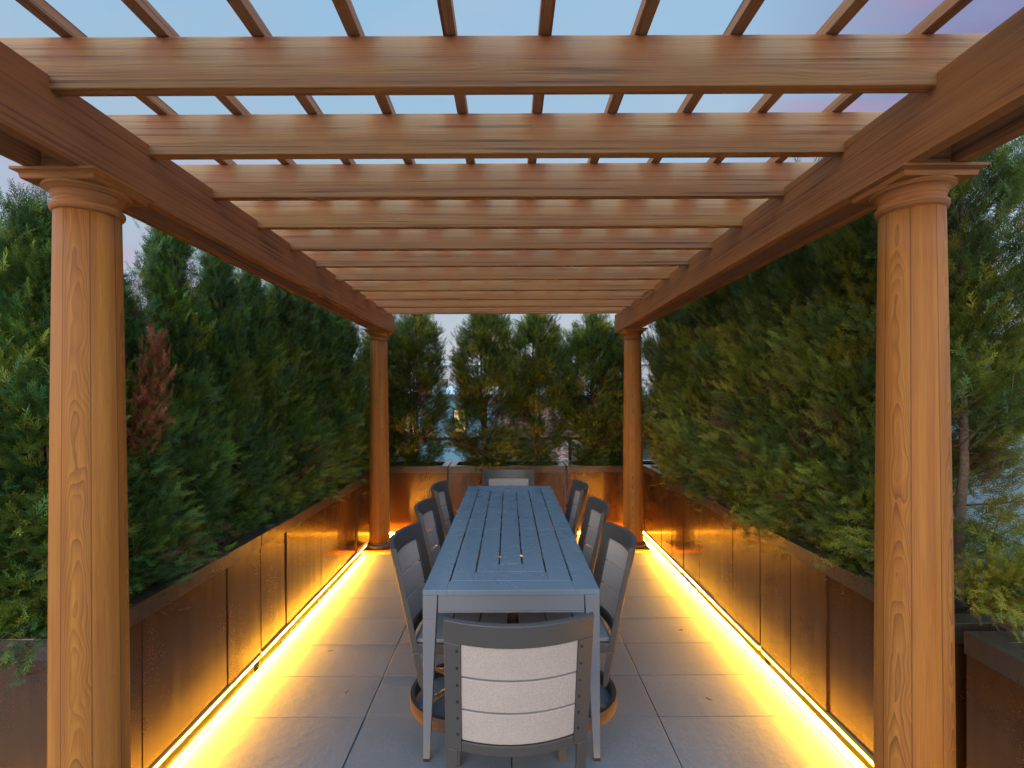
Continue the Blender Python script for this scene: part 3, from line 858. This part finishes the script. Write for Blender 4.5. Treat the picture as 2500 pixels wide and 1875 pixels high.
wins = [(x, z) for z in (1.2, 4.6, 8.0) for x in (.6, 3.2, 5.0, 7.4)]
facade(bb, -.2, 10, 0, 11.45, 8, 'brick', wins, frame='slate', ww=1.0, wh=1.9)
MB().box(-.25, 10.05, -.35, .32, 11.452, 11.62).build('cornice', M['slate'], bb)
rf = MB(); rf.box(-.2, 10, .325, 8, 11.1, 11.9); rf.build('roof', M['blue_wall'], bb)
uv = MB(); uvbox(uv, 2.25, 2.75, 1.5, 2.1, 11.9, 12.75); chm = uv.build('chimney', M['brick_pink'], bb)
bl = thing('blue_building', 'blue-grey clad building behind the far trees with two lit windows', 'building', (0, 20, -10))
w2 = [(x, z) for z in (1.0, 4.6, 10.05) for x in (-8.6, -6.4, -4.32, -2.3)]
facade(bl, -11, -.25, 0, 11.5, 8, 'teal_clad', w2, lit=(10, 11), frame='slate', ww=.58, wh=1.02)
MB().box(-11.05, -.26, -.3, .32, 11.502, 11.66).build('cornice', M['slate'], bl)
MB().box(-11, -.26, .325, 8, 11.2, 12.0).build('roof', M['blue_wall'], bl)
pb = thing('pale_building', 'pale stone building with white windows rising beyond the two low roofs', 'building', (0, 32, -10))
w3 = [(x, z) for z in (5.2, 8.6, 11.2) for x in (-9.4, -7.2, -5.0, -2.8, 1.2, 4, 7)]
facade(pb, -11, 10, 0, 13.6, 8, 'pale_stone', w3, lit=(), frame='trim', ww=1.1, wh=1.6)
MB().box(-11.1, 10.1, -.3, .32, 13.602, 13.85).build('cornice', M['trim'], pb)
gb = thing('grey_tower', 'tall grey building whose corner shows above the left far trees', 'building', (0, 42, -10))
w4 = [(x, z) for z in (6, 9.5, 13, 16.2) for x in (-14, -11.8, -9.8)]
facade(gb, -15, -8.1, 0, 20.4, 8, 'grey_facade', w4, frame='slate', ww=1.1, wh=1.7)
rbld = thing('brick_house', 'pinkish brick house with white trims glimpsed through the right trees', 'building', (12, 4, -10), R(-90))
w5 = [(x, z) for z in (3, 6.6, 10.3) for x in (-7, -4.2, -1.4, 1.4)]
facade(rbld, -9, 3.5, 0, 13.0, 6, 'brick_pink', w5, frame='trim', ww=1.0, wh=1.6)
MB().box(-9.1, 3.6, -.3, .32, 13.002, 13.25).build('cornice', M['trim'], rbld)
bk = thing('parapet_wall', 'pale blue rendered wall close behind the right hedge', 'wall', (3.3, 3, 0))
wl = MB(); wl.box(0, .25, -5.5, 2.2, -.124, 1.72); wl.build('wall_face', M['blue_wall'], bk)
cp = MB(); cp.box(-.05, .3, -5.55, 2.25, 1.7205, 1.80); cp.build('coping', M['trim'], bk)

# ------------------------------------------------------------------ sky and light
W = bpy.data.worlds.new('World'); S.world = W; W.use_nodes = True
t = NT(W.node_tree); bg = W.node_tree.nodes['Background']
SUN_EL, SUN_AZ = R(8), R(212)
sky = t.node('ShaderNodeTexSky', sky_type='NISHITA', sun_disc=False)
sky.sun_elevation = SUN_EL; sky.sun_rotation = SUN_AZ; sky.air_density = 1.0; sky.dust_density = .6; sky.ozone_density = 2.0
gen = t.node('ShaderNodeTexCoord').outputs['Generated']
s = t.sep(gen)
k = t.math('MAXIMUM', s[2], .06)
cl = t.xyz(t.math('DIVIDE', s[0], k), t.math('DIVIDE', s[1], k), 0.0)
cn = t.noise(cl, .55, 5, .55, .4)
grad = t.ramp(s[2], (0.0, (6.6, 6.4, 6.6)), (.12, (5.9, 6.2, 6.9)), (.35, (4.6, 6.4, 8.1)), (.66, (3.6, 6.3, 8.9)), (1.0, (3.0, 8.5, 17.0)))
col = t.mix(.80, sky.outputs[0], grad)
cn2 = t.noise(t.xyz(t.math('MULTIPLY', t.math('DIVIDE', s[0], k), 1.0), t.math('MULTIPLY', t.math('DIVIDE', s[1], k), 2.2), 3.0), 1.1, 4, .55, .5)
col = t.mix(t.rng(cn, .46, .70, 0, .65), col, (5.3, 5.6, 6.7))
left = t.math('MULTIPLY', t.rng(s[0], -.30, -.62, 0, 1), t.rng(cn2, .44, .60, 0, .7))
col = t.mix(left, col, (5.1, 4.4, 6.0))
right = t.math('MULTIPLY', t.rng(s[0], .36, .60, 0, .85), t.rng(s[2], .30, .44, 0, 1))
col = t.mix(t.math('MULTIPLY', right, t.rng(cn2, .30, .5, .55, 1)), col, (2.3, 2.0, 4.1))
col = t.mix(t.math('MULTIPLY', right, t.rng(cn2, .50, .60, 0, .8)), col, (5.2, 2.7, 3.9))
back = t.rng(s[1], .55, -.4, 1.0, 3.6)      # western sky and zenith, out of view, boosted to add fill light
col = t.mix(1.0, col, t.xyz(back, back, back), 'MULTIPLY')
t.put(bg.inputs[0], col); bg.inputs[1].default_value = .10
sl = bpy.data.lights.new('sun', 'SUN'); so_ = bpy.data.objects.new('sun', sl); C.objects.link(so_)
sl.energy = 1.0; sl.angle = R(50); sl.color = (1, .79, .44)
dirv = Vector((.62, 1, -.17)).normalized()
so_.rotation_euler = dirv.to_track_quat('-Z', 'Y').to_euler(); so_.location = (0, -8, 6)

S.view_settings.view_transform = 'Standard'; S.view_settings.look = 'None'; S.view_settings.exposure = 0; S.view_settings.gamma = 1
S.render.engine = 'CYCLES'
S.cycles.use_denoising = True; S.cycles.denoising_prefilter = 'NONE'
S.cycles.sample_clamp_indirect = 6
S.cycles.max_bounces = 8; S.cycles.transparent_max_bounces = 8
